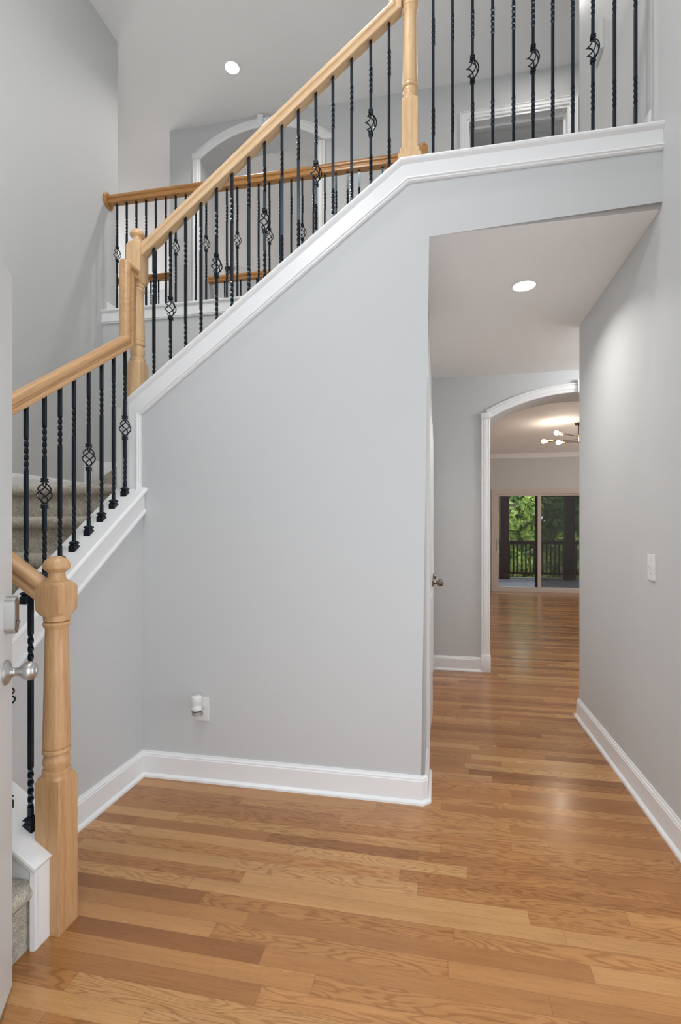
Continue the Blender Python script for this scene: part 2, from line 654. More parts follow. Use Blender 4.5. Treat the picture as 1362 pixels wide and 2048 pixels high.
# knee wall of the middle flight
SL2 = 0.73
def cap2(y):
    return 1.53 + SL2 * (y - 2.42)
bm = bmesh.new()
prism(bm, [(1.49, 0), (Y1, 0), (Y1, cap2(Y1) - 0.02), (1.49, cap2(1.49) - 0.02)], 'x', X0 - 0.135, X0)
struct(finish('wall_stair_side', bm, M['wall']))
# knee wall of the lower flight
SL1 = 0.60
def cap1(x):
    return 0.27 + SL1 * (-1.238 - x)
bm = bmesh.new()
prism(bm, [(-1.72, 0), (-1.238, 0), (-1.238, cap1(-1.238) - 0.02), (-1.72, cap1(-1.72) - 0.02)], 'y', 1.36, 1.50)
struct(finish('wall_stair_front', bm, M['trim']))
# back wall of the stairwell under the balcony
struct(box('wall_balcony', M['wall'], XL, -0.16, 3.645, 3.78, 0.0, ZF2 + 0.03))
struct(box('wall_hall_left', M['wall'], XC - 0.11, XC, Y1 + WT, 2.83, 0.0, ZH))
bm = bmesh.new()
add_box(bm, XC - 0.11, XC, 2.83, 3.63, 2.08, ZH)
add_box(bm, XC - 0.11, XC, 3.63, 3.95, 0.0, ZH)
add_box(bm, XC - 0.11, XC, 3.95, 4.66, 2.06, ZH)
add_box(bm, XC - 0.11, XC, 4.66, YB, 0.0, ZH)
struct(finish('wall_hall_side', bm, M['wall']))

# back wall: two arches and an upper door opening
AR = [dict(cx=1.245, hw=0.778, zs=2.345, zt=2.545, base=-1.0), dict(cx=-1.755, hw=0.660, zs=5.145, zt=5.372, base=ZF2)]
def arch_z(A, x):
    """segmental arch"""
    rise = A['zt'] - A['zs']
    rad = (A['hw'] ** 2 + rise ** 2) / (2 * rise)
    d = x - A['cx']
    return A['zt'] - rad + math.sqrt(max(rad * rad - d * d, 0))
D2 = (0.261, 1.158, ZF2, 5.13)
xs = {-2.765, 3.34, D2[0], D2[1]}
for A in AR:
    for i in range(33):
        xs.add(round(A['cx'] - A['hw'] + 2 * A['hw'] * i / 32, 5))
xs = sorted(xs)
bm = bmesh.new()
def quad_prism(bm, xa, xb, za0, za1, zb0, zb1, lo, hi):
    prism(bm, [(xa, za0), (xb, zb0), (xb, zb1), (xa, za1)], 'y', lo, hi)
for xa, xb in zip(xs[:-1], xs[1:]):
    xm = (xa + xb) / 2
    sp = []
    for A in AR:
        if abs(xm - A['cx']) < A['hw']:
            sp.append((A['base'], A['base'], arch_z(A, xa), arch_z(A, xb)))
    if D2[0] < xm < D2[1]:
        sp.append((D2[2], D2[2], D2[3], D2[3]))
    sp.sort()
    la, lb = 0.0, 0.0
    for s in sp:
        if s[0] > la:
            quad_prism(bm, xa, xb, la, s[0], lb, s[1], YB, YB + TB)
        la, lb = s[2], s[3]
    quad_prism(bm, xa, xb, la, ZC, lb, ZC, YB, YB + TB)
struct(finish('wall_back', bm, M['wall']))

# far space seen over the overlook railings
struct(box('wall_overlook', M['wall'], -7.2, -0.35, 7.95, 8.1, 0.0, ZC))
struct(box('wall_overlook_side', M['wall'], -0.35, -0.2, YB + TB, 11.1, 0.0, ZC))
struct(box('wall_overlook_left', M['wall'], -7.2, -7.05, YB, 7.95, 0.0, ZC))
struct(box('floor_overlook', M['floor'], -7.05, -0.35, YB + TB, 7.95, -0.08, 0.0))
struct(box('wall_overlook_front', M['wall'], -7.05, -2.765, YB + 0.02, YB + TB, 0.0, ZF2))
# room behind the upper door
bm = bmesh.new()
add_box(bm, -0.15, 3.3, 7.2, 7.3, 3.05, ZC)
add_box(bm, -0.19, -0.1, YB + TB, 7.3, 3.05, ZC)
add_box(bm, 3.2, 3.3, YB + TB, 7.3, 3.05, ZC)
struct(finish('wall_upper_room', bm, M['room_wall']))
struct(box('ceiling_upper_room', M['room_wall'], -0.1, 3.2, YB + TB, 7.2, 5.40, 5.47))

# great room shell
struct(box('wall_great_room_right', M['wall'], 5.0, 5.12, YB + TB, YE + 0.12, 0.0, ZG))
bm = bmesh.new()
cells(bm, [-0.2, 1.17, 3.02, 5.0], [(1.17, 3.02, -1, 2.10)], YE, YE + 0.14, 0.0, ZG)
struct(finish('wall_great_room_end', bm, M['wall']))
struct(box('wall_great_room_near', M['wall'], 3.34, 5.0, YB, YB + TB, 0.0, ZG))

# ------------------------------------------------------------------ trims: caps, aprons, casings, baseboards
CAPP = [(-0.155, 0.0), (0.018, 0.0), (0.026, 0.004), (0.029, 0.012), (0.026, 0.020), (0.020, 0.024), (0.014, 0.030), (0.004, 0.034), (-0.155, 0.034)]
APR = [(-0.004, 0.020), (0.012, 0.020), (0.012, 0.094), (0.020, 0.097), (0.022, 0.104), (0.016, 0.108), (0.016, 0.114), (0.010, 0.118), (-0.004, 0.118)]

def swept(name, m, prof, path, N, parent=None, smooth=25):
    bm = bmesh.new()
    sweep(bm, prof, path, N)
    return finish(name, bm, m, parent, smooth)

NF = (0, -1, 0)
struct(swept('trim_1', M['trim'], CAPP, [(-1.655, Y1, cap3(-1.655)), (-0.18, Y1, LED), (XR, Y1, LED)], NF))
struct(swept('trim_2', M['trim'], APR, [(-1.690, Y1, cap2(Y1) - 0.03), (-1.690, Y1, cap3(-1.690) - 0.002), (-0.18, Y1, LED), (XR, Y1, LED)], NF))
struct(swept('trim_3', M['trim'], CAPP, [(X0, 1.47, cap2(1.47)), (X0, Y1, cap2(Y1))], (1, 0, 0)))
struct(swept('trim_4', M['trim'], APR, [(X0, 1.47, cap2(1.47)), (X0, Y1, cap2(Y1))], (1, 0, 0)))
CAP1 = [(-0.165, 0.0), (0.012, 0.0), (0.018, 0.004), (0.020, 0.011), (0.018, 0.018), (0.012, 0.022), (-0.165, 0.022)]
struct(swept('trim_5', M['trim'], CAP1, [(-1.72, 1.36, cap1(-1.72)), (-1.228, 1.36, cap1(-1.228))], NF))
struct(swept('trim_6', M['trim'], [(-0.002, 0.012), (0.010, 0.012), (0.014, 0.026), (0.010, 0.034), (-0.002, 0.034)],
             [(-1.72, 1.36, cap1(-1.72)), (-1.226, 1.36, cap1(-1.226)), (-1.226, 1.36, 0.0)], NF))
# left end return of the stair wall
struct(box('trim_7', M['trim'], -1.712, -1.690, Y1 - 0.012, Y1 + WT, cap2(Y1) - 0.03, 1.975))
# balcony ledge
struct(swept('trim_8', M['trim'], CAPP, [(XL, 3.645, LED), (-0.16, 3.645, LED)], NF))
struct(swept('trim_9', M['trim'], APR, [(XL, 3.645, LED), (-0.16, 3.645, LED)], NF))

BASE = [(0.0, 0.0), (0.0, 0.030), (0.010, 0.029), (0.016, 0.024), (0.020, 0.016), (0.108, 0.016), (0.112, 0.013), (0.118, 0.013), (0.124, 0.008), (0.132, 0.006), (0.132, 0.0)]
def baseboard(name, path, prof=BASE):
    struct(swept(name, M['trim'], prof, path, (0, 0, 1)))
baseboard('baseboard_stair', [(X0, 1.50, 0), (X0, Y1, 0), (XC - 0.020, Y1, 0), (XC, Y1 + 0.020, 0), (XC, 2.755, 0)])
baseboard('baseboard_right', [(XR + 0.13, 3.765, 0), (XR, 3.765, 0), (XR, 2.02, 0)])
baseboard('baseboard_hall_back', [(XC, YB, 0), (0.391, YB, 0)])
baseboard('baseboard_balcony_left', [(XL, 3.70, ZF2 + 0.025), (XL, 3.84, ZF2 + 0.025)])
baseboard('baseboard_upper_right', [(XR, 3.765, ZF2), (XR, Y1 + 0.12, ZF2)], [(a * 1.68, b) for a, b in BASE])
baseboard('baseboard_landing', [(XL, 2.45, 1.55), (XL, 3.43, 1.55)])

# arch casings with plinth blocks and keystones
CAS = [(0.0, 0.0), (0.010, 0.0), (0.014, 0.006), (0.014, 0.024), (0.020, 0.030), (0.020, 0.058), (0.014, 0.064), (0.024, 0.070), (0.024, 0.078), (0.0, 0.078)]
def arch_casing(A, names, keys):
    pts = []
    n = 32
    for i in range(n + 1):
        x = A['cx'] - A['hw'] + 2 * A['hw'] * i / n
        pts.append((x, YB, arch_z(A, x)))
    # direction +x, normal -y : b grows downwards, so use negative b
    prof = [(a, -b) for a, b in CAS]
    struct(swept(names[0], M['trim'], prof, pts, NF, smooth=35))
    zb = max(A['base'], 0.0)
    for nm, sx in ((names[1], -1), (names[2], 1)):
        xe = A['cx'] + sx * A['hw']
        bm = bmesh.new()
        sweep(bm, [(a, b * -sx) for a, b in CAS] if sx > 0 else [(a, -b) for a, b in CAS],
              [(xe, YB, zb), (xe, YB, A['zs'] - 0.004)], NF)
        lo, hi = (xe - 0.084, xe + 0.004) if sx < 0 else (xe - 0.004, xe + 0.084)
        add_box(bm, lo, hi, YB - 0.030, YB, A['zs'] - 0.004, A['zs'] + 0.048, 0.003)
        if zb == 0.0:
            add_box(bm, lo, hi, YB - 0.028, YB, 0.0, 0.16, 0.003)
        struct(finish(nm, bm, M['trim'], smooth=25))
    bm = bmesh.new()
    for yy, ya in ((YB - 0.036, YB), (YB + TB, YB + TB + 0.03)):
        prism(bm, [(A['cx'] - 0.022, A['zt'] - 0.012), (A['cx'] + 0.022, A['zt'] - 0.012), (A['cx'] + 0.032, A['zt'] + 0.108), (A['cx'] - 0.032, A['zt'] + 0.108)], 'y', yy, ya)
    struct(finish(names[3], bm, M['trim']))
arch_casing(AR[0], ('trim_10', 'trim_11', 'trim_12', 'trim_13'), None)
arch_casing(AR[1], ('trim_14', 'trim_15', 'trim_16', 'trim_17'), None)

def door_casing(name, xa, xb, zb, zt, y, w=0.066):
    """casing around an opening in a wall that faces -y"""
    path = [(xa, y, zb), (xa, y, zt), (xb, y, zt), (xb, y, zb)]
    prof = [(a, -b * w / 0.078) for a, b in CAS]
    struct(swept(name, M['trim'], prof, path, NF))
door_casing('trim_18', D2[0], D2[1], ZF2, D2[3], YB)
bm = bmesh.new()
add_box(bm, D2[0], D2[0] + 0.02, YB, YB + TB, ZF2, D2[3])
add_box(bm, D2[1] - 0.02, D2[1], YB, YB + TB, ZF2, D2[3])
add_box(bm, D2[0] + 0.02, D2[1] - 0.02, YB, YB + TB, D2[3] - 0.02, D2[3])
add_box(bm, D2[0] + 0.02, D2[0] + 0.035, YB + 0.08, YB + 0.12, ZF2, D2[3] - 0.02)
add_box(bm, D2[1] - 0.035, D2[1] - 0.02, YB + 0.08, YB + 0.12, ZF2, D2[3] - 0.02)
add_box(bm, D2[0] + 0.035, D2[1] - 0.035, YB + 0.08, YB + 0.12, D2[3] - 0.035, D2[3] - 0.02)
struct(finish('trim_19', bm, M['trim']))

def casing_x(name, ya, yb, zt, w=0.07):
    """casing on the hall wall (faces +x)"""
    path = [(XC, ya, 0), (XC, ya, zt), (XC, yb, zt), (XC, yb, 0)]
    prof = [(a * 0.75, b * -w / 0.078) for a, b in CAS]
    # direction +z, normal +x : +z cross +x = +y, so outward (-y) is negative b
    struct(swept(name, M['trim'], prof, path, (1, 0, 0)))
casing_x('trim_20', 2.83, 3.63, 2.08)
casing_x('trim_21', 3.95, 4.66, 2.06)
# great room crown and slider casing
struct(swept('trim_22', M['trim'], [(0.0, 0.0), (-0.085, 0.0), (-0.085, 0.012), (-0.06, 0.022), (-0.03, 0.055), (-0.012, 0.075), (0.0, 0.075)],
             [(-0.2, YE, ZG), (5.0, YE, ZG)], (0, 0, 1)))
bm = bmesh.new()
sweep(bm, [(0, 0), (0.02, 0), (0.02, -0.06), (0, -0.06)], [(1.17, YE, 0), (1.17, YE, 2.10), (3.02, YE, 2.10), (3.02, YE, 0)], NF)
struct(finish('trim_23', bm, M['frame']))


# ------------------------------------------------------------------ doors
# front door, swung open on the left
def front_door():
    Hx, Hy = -0.748, 0.433
    ang = math.atan2(1.227 - Hy, -1.2 - Hx)
    L = math.hypot(1.227 - Hy, -1.2 - Hx)
    root = bpy.data.objects.new('door_1', None)
    COL.objects.link(root)
    struct(root)
    root.location = (Hx, Hy, 0)
    root.rotation_euler = (0, 0, ang)
    def part(name, bm, m, smooth=None):
        o = finish(name, bm, m, None, smooth)
        o.parent = root
        return o
    bm = bmesh.new()
    # local: x along the leaf, +y faces away (left); the visible side is -y
    add_box(bm, 0, L, 0.0, 0.044, 0.012, 2.045, 0.0015)
    part('door_leaf', bm, M['door'])
    kx = L - 0.064
    zk = 0.925
    def knob_geo(bm, sgn):
        pr = [(0.001, 0.0), (0.034, 0.0), (0.034, 0.004), (0.029, 0.009), (0.018, 0.013), (0.012, 0.018), (0.0105, 0.026), (0.0115, 0.028), (0.0115, 0.033),
              (0.014, 0.036), (0.021, 0.043), (0.0255, 0.052), (0.0265, 0.060), (0.024, 0.068), (0.019, 0.074), (0.012, 0.076), (0.0118, 0.0775), (0.001, 0.0775)]
        lathe(bm, [(r, sgn * t) for r, t in pr], (kx, 0.0 if sgn < 0 else 0.044, zk), 'y', 40)
    bm = bmesh.new()
    knob_geo(bm, -1)
    part('door_knob', bm, M['nickel'], 40)
    # deadbolt housing: a rounded bar standing off the leaf
    bm = bmesh.new()
    zc, hw, hh = 1.082, 0.021, 0.052
    poly = []
    for k in range(48):
        th = 2 * PI * k / 48
        cx = hw * math.cos(th)
        cz = hw * math.sin(th) + (hh - hw if math.sin(th) > 0 else -(hh - hw))
        poly.append((kx + 0.006 + cx, zc + cz))
    a, b_ = prism(bm, poly, 'y', -0.026, 0.0)
    part('deadbolt', bm, M['nickel'], 40)
    bm = bmesh.new()
    poly2 = [(kx + 0.006 + (p[0] - kx - 0.006) * 0.78, zc + (p[1] - zc) * 0.90) for p in poly]
    prism(bm, poly2, 'y', -0.0275, -0.024)
    part('deadbolt_plate', bm, M['nickel_dark'], 40)
    bm = bmesh.new()
    add_box(bm, kx - 0.004, kx + 0.016, -0.032, -0.0275, zc - 0.024, zc - 0.016, 0.001)
    part('thumb_turn', bm, M['nickel_dark'])
front_door()

# closet door in the hall, just ajar
root = bpy.data.objects.new('door_2', None)
COL.objects.link(root)
struct(root)
root.location = (XC - 0.002, 2.845, 0)
root.rotation_euler = (0, 0, R(-1.9))
bm = bmesh.new()
add_box(bm, -0.035, 0.0, 0.0, 0.775, 0.012, 2.06, 0.001)
for za, zb in ((0.22, 0.88), (1.05, 1.90)):
    for ya, yb in ((0.11, 0.345), (0.43, 0.665)):
        add_box(bm, -0.002, 0.005, ya, yb, za, zb, 0.003)
o = finish('door_leaf', bm, M['trim'])
o.parent = root
bm = bmesh.new()
lathe(bm, [(0.001, 0), (0.031, 0), (0.031, 0.004), (0.024, 0.009), (0.012, 0.014), (0.009, 0.028), (0.014, 0.033), (0.023, 0.042), (0.0265, 0.053), (0.0255, 0.062), (0.019, 0.071), (0.010, 0.075), (0.001, 0.076)],
      (0.0, 0.71, 0.945), 'x', 32)
o = finish('door_knob', bm, M['nickel_dark'], None, 40)
o.parent = root
bm = bmesh.new()
for zz in (0.22, 1.02, 1.82):
    lathe(bm, [(0.006, 0), (0.006, 0.09)], (0.006, -0.004, zz), 'z', 10)
o = finish('hinge', bm, M['nickel_dark'], None, 40)
o.parent = root
# second hall door, closed
o = struct(box('door_3', M['trim'], XC - 0.05, XC - 0.015, 3.955, 4.655, 0.012, 2.055))
bm = bmesh.new()
lathe(bm, [(0.001, 0), (0.028, 0), (0.028, 0.004), (0.010, 0.012), (0.009, 0.026), (0.022, 0.036), (0.025, 0.046), (0.016, 0.058), (0.001, 0.060)],
      (XC - 0.015, 4.02, 0.945), 'x', 24)
finish('door_knob', bm, M['nickel_dark'], o, 40)

# sliding patio door
root = bpy.data.objects.new('door_4', None)
COL.objects.link(root)
struct(root)
root.location = (2.09, YE, 0)
bm = bmesh.new()
add_box(bm, 1.17, 3.02, YE - 0.01, YE + 0.13, 0.0, 0.035)
add_box(bm, 1.17, 3.02, YE - 0.01, YE + 0.13, 2.06, 2.10)
add_box(bm, 1.17, 1.20, YE - 0.01, YE + 0.13, 0.035, 2.06)
add_box(bm, 2.99, 3.02, YE - 0.01, YE + 0.13, 0.035, 2.06)
finish('door_frame', bm, M['frame'], root)
def panel(xa, xb, y, nm):
    bm = bmesh.new()
    w = 0.055
    add_box(bm, xa, xa + w, y, y + 0.035, 0.035, 2.06, 0.002)
    add_box(bm, xb - w, xb, y, y + 0.035, 0.035, 2.06, 0.002)
    add_box(bm, xa + w, xb - w, y, y + 0.035, 0.035, 0.035 + 0.06, 0.002)
    add_box(bm, xa + w, xb - w, y, y + 0.035, 2.06 - 0.045, 2.06, 0.002)
    o = finish('sliding_panel', bm, M['frame'], root)
    bm = bmesh.new()
    add_box(bm, xa + w, xb - w, y + 0.014, y + 0.02, 0.095, 2.015)
    finish('pane', bm, M['glass'], o)
    return o
pl = panel(1.20, 2.10, YE + 0.012, 'l')
panel(2.06, 2.99, YE + 0.055, 'r')
bm = bmesh.new()
add_box(bm, 1.212, 1.228, YE - 0.012, YE + 0.012, 0.86, 1.10, 0.004)
finish('handle', bm, M['frame'], pl)
bm = bmesh.new()
add_box(bm, 2.05, 2.985, YE + 0.100, YE + 0.102, 0.045, 2.05)
sc = finish('insect_screen', bm, M['screen'], root)
bm = bmesh.new()
for q in ((2.000, 2.055, 0.04, 2.055), (2.955, 2.99, 0.04, 2.055), (2.055, 2.955, 0.04, 0.07), (2.055, 2.955, 2.0, 2.055)):
    add_box(bm, q[0], q[1], YE + 0.094, YE + 0.108, q[2], q[3])
finish('screen_frame', bm, M['porch_wood'], sc)


# ------------------------------------------------------------------ carpeted stairs
def flight(name, label, nos, zbase, run_dir, lat, back, over=0.038):
    """nos: list of (going coordinate of nosing, z top); run_dir 'x-','y+','x+'"""
    root = empty(name, (0, 0, 0), label, 'stairs')
    a0, a1 = lat
    if run_dir[0] == 'x':
        root.location = (nos[0][0], (a0 + a1) / 2, zbase)
    else:
        root.location = ((a0 + a1) / 2, nos[0][0], zbase)
    sg = 1 if run_dir[1] == '+' else -1
    zprev = zbase
    for i, (g, z) in enumerate(nos):
        end = nos[i + 1][0] if i + 1 < len(nos) else back
        r = 0.020
        pts = [(g + sg * over, zprev - (0.02 if i else 0.0)), (g + sg * over, z - 0.066), (g + sg * over * 0.6, z - 0.0605)]
        for k in range(9):
            th = -PI / 2 + PI * k / 8 * 0.98
            pts.append((g + sg * (0.020 - 0.030 * math.cos(th)), z - 0.030 + 0.030 * math.sin(th)))
        pts.append((end + sg * 0.035, z))
        pts.append((end + sg * 0.035, zprev - (0.02 if i else 0.0)))
        bm = bmesh.new()
        prism(bm, pts, 'y' if run_dir[0] == 'x' else 'x', a0, a1)
        finish('step', bm, M['carpet'], root, 40)
        zprev = z
    return root

flight('carpeted_stairs', 'short beige carpeted stair flight beside the front door, behind the lowest newel post',
       [(-1.254, 0.213), (-1.490, 0.426), (-1.740, 0.640)], 0.0, 'x-', (0.40, 1.358), XL + 0.04, 0.012)
flight('carpeted_stairs', 'middle beige carpeted stair flight seen through the slanted black balusters on the left',
       [(1.46 + 0.246 * k, 0.826 + 0.186 * k) for k in range(5)], 0.64, 'y+', (XL + 0.002, X0 - 0.137), 3.60)
fl3 = flight('carpeted_stairs', 'upper carpeted stair flight rising to the right behind the big grey stair wall',
       [(-1.70 + 0.246 * k, 1.941 + 0.185 * k) for k in range(6)], 1.57, 'x+', (Y1 + WT + 0.002, 3.643), -0.225)


# the winder at the turn of the landing
bm = bmesh.new()
wp = [(-1.715, 2.60), (-2.684, 3.628), (-1.69, 3.628), (-1.69, 2.60)]
lo_, hi_ = prism(bm, wp, 'z', 1.57, 1.765)
bm.edges.ensure_lookup_table()
we = [e for e in bm.edges if all(v.co.z > 1.76 for v in e.verts) and any(abs(v.co.x + 2.684) < 1e-4 for v in e.verts) and any(abs(v.co.x + 1.715) < 1e-4 for v in e.verts)]
bmesh.ops.bevel(bm, geom=we, offset=0.025, segments=4, profile=0.5, affect='EDGES')
finish('winder_step', bm, M['carpet'], fl3, 40)
bm = bmesh.new()
add_box(bm, XL, -1.70, 3.630, 3.645, 1.57, 1.865)
add_box(bm, XL, XL + 0.014, 3.43, 3.630, 1.57, 1.865)
struct(finish('trim_24', bm, M['trim']))

# ------------------------------------------------------------------ railings
def rail_profile(w=0.060, h=0.064):
    """handrail section, b=0 is the underside, negative b = up; a across"""
    hw = w / 2
    half = [(hw * 0.80, 0.0), (hw * 0.92, -0.003), (hw * 0.92, -0.014), (hw * 0.72, -0.022), (hw * 0.74, -0.030), (hw * 0.98, -0.036), (hw, -0.044),
            (hw * 0.93, -0.053), (hw * 0.72, -0.060), (hw * 0.4, -0.0635), (0.0, -0.0645)]
    s = h / 0.0645
    half = [(a, b * s) for a, b in half]
    return half + [(-a, b) for a, b in half[-2::-1]]

MESH = {}
def baluster_mesh(L, basket, pitch=0.0, axis='x'):
    """top at z=0, hanging down; plain, twist, (basket), twist, plain"""
    key = (round(L, 3), basket, round(pitch, 2), axis)
    if key in MESH:
        return MESH[key]
    bm = bmesh.new()
    hs = 0.0066
    BZ0, BZ1 = -0.372, -0.458
    def seg_rings(za, zb, turns):
        n = max(1, int(abs(turns) * 16)) if turns else 1
        return [(za + (zb - za) * i / n, turns * 2 * PI * i / n) for i in range(n + 1)]
    parts = []
    if basket:
        parts.append([(0.0, 0)] + seg_rings(-0.13, -0.265, 1.25) + [(BZ0 + 0.004, 0)])
        low = [(BZ1 - 0.004, 0)]
    else:
        parts.append([(0.0, 0)] + seg_rings(-0.13, -0.265, 1.25))
        low = parts.pop()
    tw = seg_rings(-0.575, -0.71, 1.25)
    for z, r in tw:
        if z > -L + 0.004:
            low.append((z, r))
    low.append((-L, low[-1][1] if -L > -0.71 else 0))
    parts.append(low)
    for pi_, pr in enumerate(parts):
        rings = []
        for z, rot in pr:
            ring = []
            for k in range(4):
                th = PI / 4 + k * PI / 2 + rot
                x, y = hs * math.sqrt(2) * math.cos(th), hs * math.sqrt(2) * math.sin(th)
                dz = 0.0
                if z == 0.0:
                    dz = 0.012 + (x if axis == 'x' else y) * pitch
                ring.append(bm.verts.new((x, y, z + dz)))
            rings.append(ring)
        for i in range(len(rings) - 1):
            for k in range(4):
                k2 = (k + 1) % 4
                bm.faces.new((rings[i][k], rings[i][k2], rings[i + 1][k2], rings[i + 1][k]))
        bm.faces.new(rings[0])
        bm.faces.new(rings[-1][::-1])
    bmesh.ops.recalc_face_normals(bm, faces=bm.faces[:])
    me = bpy.data.meshes.new('baluster')
    bm.to_mesh(me)
    bm.free()
    me.materials.append(M['iron'])
    bk = None
    if basket:
        bm = bmesh.new()
        for zc in (BZ0 + 0.012, BZ1 - 0.012):
            for r, dz0, dz1 in ((0.0098, -0.009, 0.009), (0.0118, 0.003, 0.008), (0.0118, -0.008, -0.003)):
                add_box(bm, -r, r, -r, r, zc + dz0, zc + dz1, 0.0012)
        for k in range(4):
            pts = []
            for i in range(17):
                t = i / 16
                th = k * PI / 2 + t * PI * 1.15
                rr = 0.0055 + 0.0235 * math.sin(PI * t) ** 0.8
                pts.append((rr * math.cos(th), rr * math.sin(th), BZ0 + (BZ1 - BZ0) * t))
            tube(bm, pts, 0.0030, 6)
        bmesh.ops.recalc_face_normals(bm, faces=bm.faces[:])
        bk = bpy.data.meshes.new('basket')
        bm.to_mesh(bk)
        bm.free()
        bk.materials.append(M['iron'])
    MESH[key] = (me, bk)
    return MESH[key]

def shoe_mesh(slope, axis):
    key = ('shoe', round(slope, 2), axis)
    if key in MESH:
        return MESH[key]
    bm = bmesh.new()
    lv = [(0.0165, 0.0, 1), (0.0165, 0.018, 0), (0.0125, 0.022, 0), (0.0125, 0.026, 0), (0.0165, 0.030, 0), (0.0165, 0.033, 0), (0.009, 0.040, 0)]
    rings = []
    for h, z, sl in lv:
        ring = []
        for sx, sy in ((-1, -1), (1, -1), (1, 1), (-1, 1)):
            x, y = sx * h, sy * h
            dz = (x if axis == 'x' else y) * slope if sl else 0.0
            ring.append(bm.verts.new((x, y, z + dz - (0.0 if not sl else 0.001))))
        rings.append(ring)
    for i in range(len(rings) - 1):
        for k in range(4):
            k2 = (k + 1) % 4
            bm.faces.new((rings[i][k], rings[i][k2], rings[i + 1][k2], rings[i + 1][k]))
    bm.faces.new(rings[0][::-1])
    bm.faces.new(rings[-1])
    bmesh.ops.recalc_face_normals(bm, faces=bm.faces[:])
    me = bpy.data.meshes.new('shoe')
    bm.to_mesh(me)
    bm.free()
    me.materials.append(M['iron'])
    MESH[key] = me
    return me

def baluster(root, x, y, ztop, zbot, basket, pitch=0.0, axis='x', shoe=None, basket_dz=0.0):
    me, bk = baluster_mesh(round(ztop - zbot, 3), basket, pitch, axis)
    o = bpy.data.objects.new('baluster', me)
    COL.objects.link(o)
    o.parent = root
    o.location = Vector((x, y, ztop)) - parent_world(root)
    if basket:
        b_ = bpy.data.objects.new('basket', bk)
        COL.objects.link(b_)
        b_.parent = o
    if shoe is not None:
        s = bpy.data.objects.new('shoe', shoe_mesh(shoe, axis))
        COL.objects.link(s)
        s.parent = o
        s.location = (0, 0, zbot - ztop)
    return o

def newel(root, cx, cy, z0, zb, zr, zn, zk, zt, s, plinth=False, ball=True, m=None):
    """z0 foot, zb top of lower block, zr top of lower rings, zn foot of neck rings, zk foot of upper block, zt its top"""
    q = s / 2
    blocks = [(z0, zb), (zk, zt)]
    def sq(z):
        if plinth and z < z0 + 0.078:
            return q * 1.45 if z < z0 + 0.045 else q * 1.2
        for a_, b_ in blocks:
            if a_ - 1e-6 <= z <= b_ + 1e-6:
                return q
        return None
    big = s * 0.74
    pr = []
    if plinth:
        pr += [(2 * s, z0), (2 * s, z0 + 0.0449), (2 * s, z0 + 0.0451), (2 * s, z0 + 0.0779), (big, z0 + 0.0785)]
    else:
        pr += [(big, z0)]
    pr += [(big, zb - 0.020), (s * 0.62, zb - 0.008), (q * 0.97, zb)]
    h = zr - zb
    pr += [(q * 0.97, zb + 0.0005), (q * 1.0, zb + h * 0.07), (q * 0.98, zb + h * 0.15), (q * 0.80, zb + h * 0.19), (q * 0.90, zb + h * 0.30), (q * 0.97, zb + h * 0.45),
           (q * 0.88, zb + h * 0.60), (q * 0.78, zb + h * 0.68), (q * 0.95, zb + h * 0.72), (q * 1.0, zb + h * 0.79), (q * 0.96, zb + h * 0.87), (q * 0.87, zb + h * 0.89), (q * 0.94, zb + h * 0.92), (q * 0.96, zr)]
    for k in range(1, 9):
        t = k / 8
        pr.append((q * (0.96 - 0.17 * t), zr + (zn - zr) * t))
    h = zk - zn
    pr += [(q * 0.80, zn + h * 0.03), (q * 0.95, zn + h * 0.25), (q * 0.98, zn + h * 0.38), (q * 0.90, zn + h * 0.50), (q * 0.76, zn + h * 0.54), (q * 0.90, zn + h * 0.60), (q * 0.92, zn + h * 0.95), (q * 0.92, zk - 0.0005)]
    pr += [(q * 1.0, zk), (s * 0.62, zk + 0.010), (big, zk + 0.022), (big, zt - 0.020), (s * 0.62, zt - 0.008), (q * 0.97, zt)]
    if ball:
        k_ = s / 0.087
        pr += [(q * 0.75, zt + 0.003 * k_), (q * 0.62, zt + 0.014 * k_), (q * 0.58, zt + 0.024 * k_), (q * 0.60, zt + 0.030 * k_), (q * 0.80, zt + 0.037 * k_), (q * 0.93, zt + 0.043 * k_),
               (q * 0.97, zt + 0.051 * k_), (q * 0.90, zt + 0.062 * k_), (q * 0.74, zt + 0.072 * k_), (q * 0.50, zt + 0.079 * k_), (q * 0.22, zt + 0.083 * k_), (0.001, zt + 0.084 * k_)]
    else:
        pr += [(0.001, zt + 0.001)]
    bm = bmesh.new()
    lathe(bm, pr, (cx, cy, 0), 'z', 48, sq)
    return finish('newel_post', bm, M[m or 'wood_z'], root, 28)

def rosette(root, x, y, z, axis, sgn, m, r=0.055):
    bm = bmesh.new()
    lathe(bm, [(0.001, 0), (r, 0), (r, sgn * 0.008), (r * 0.9, sgn * 0.013), (r * 0.84, sgn * 0.014), (r * 0.8, sgn * 0.019), (0.001, sgn * 0.019)], (x, y, z), axis, 36)
    return finish('rosette', bm, m, root, 35)

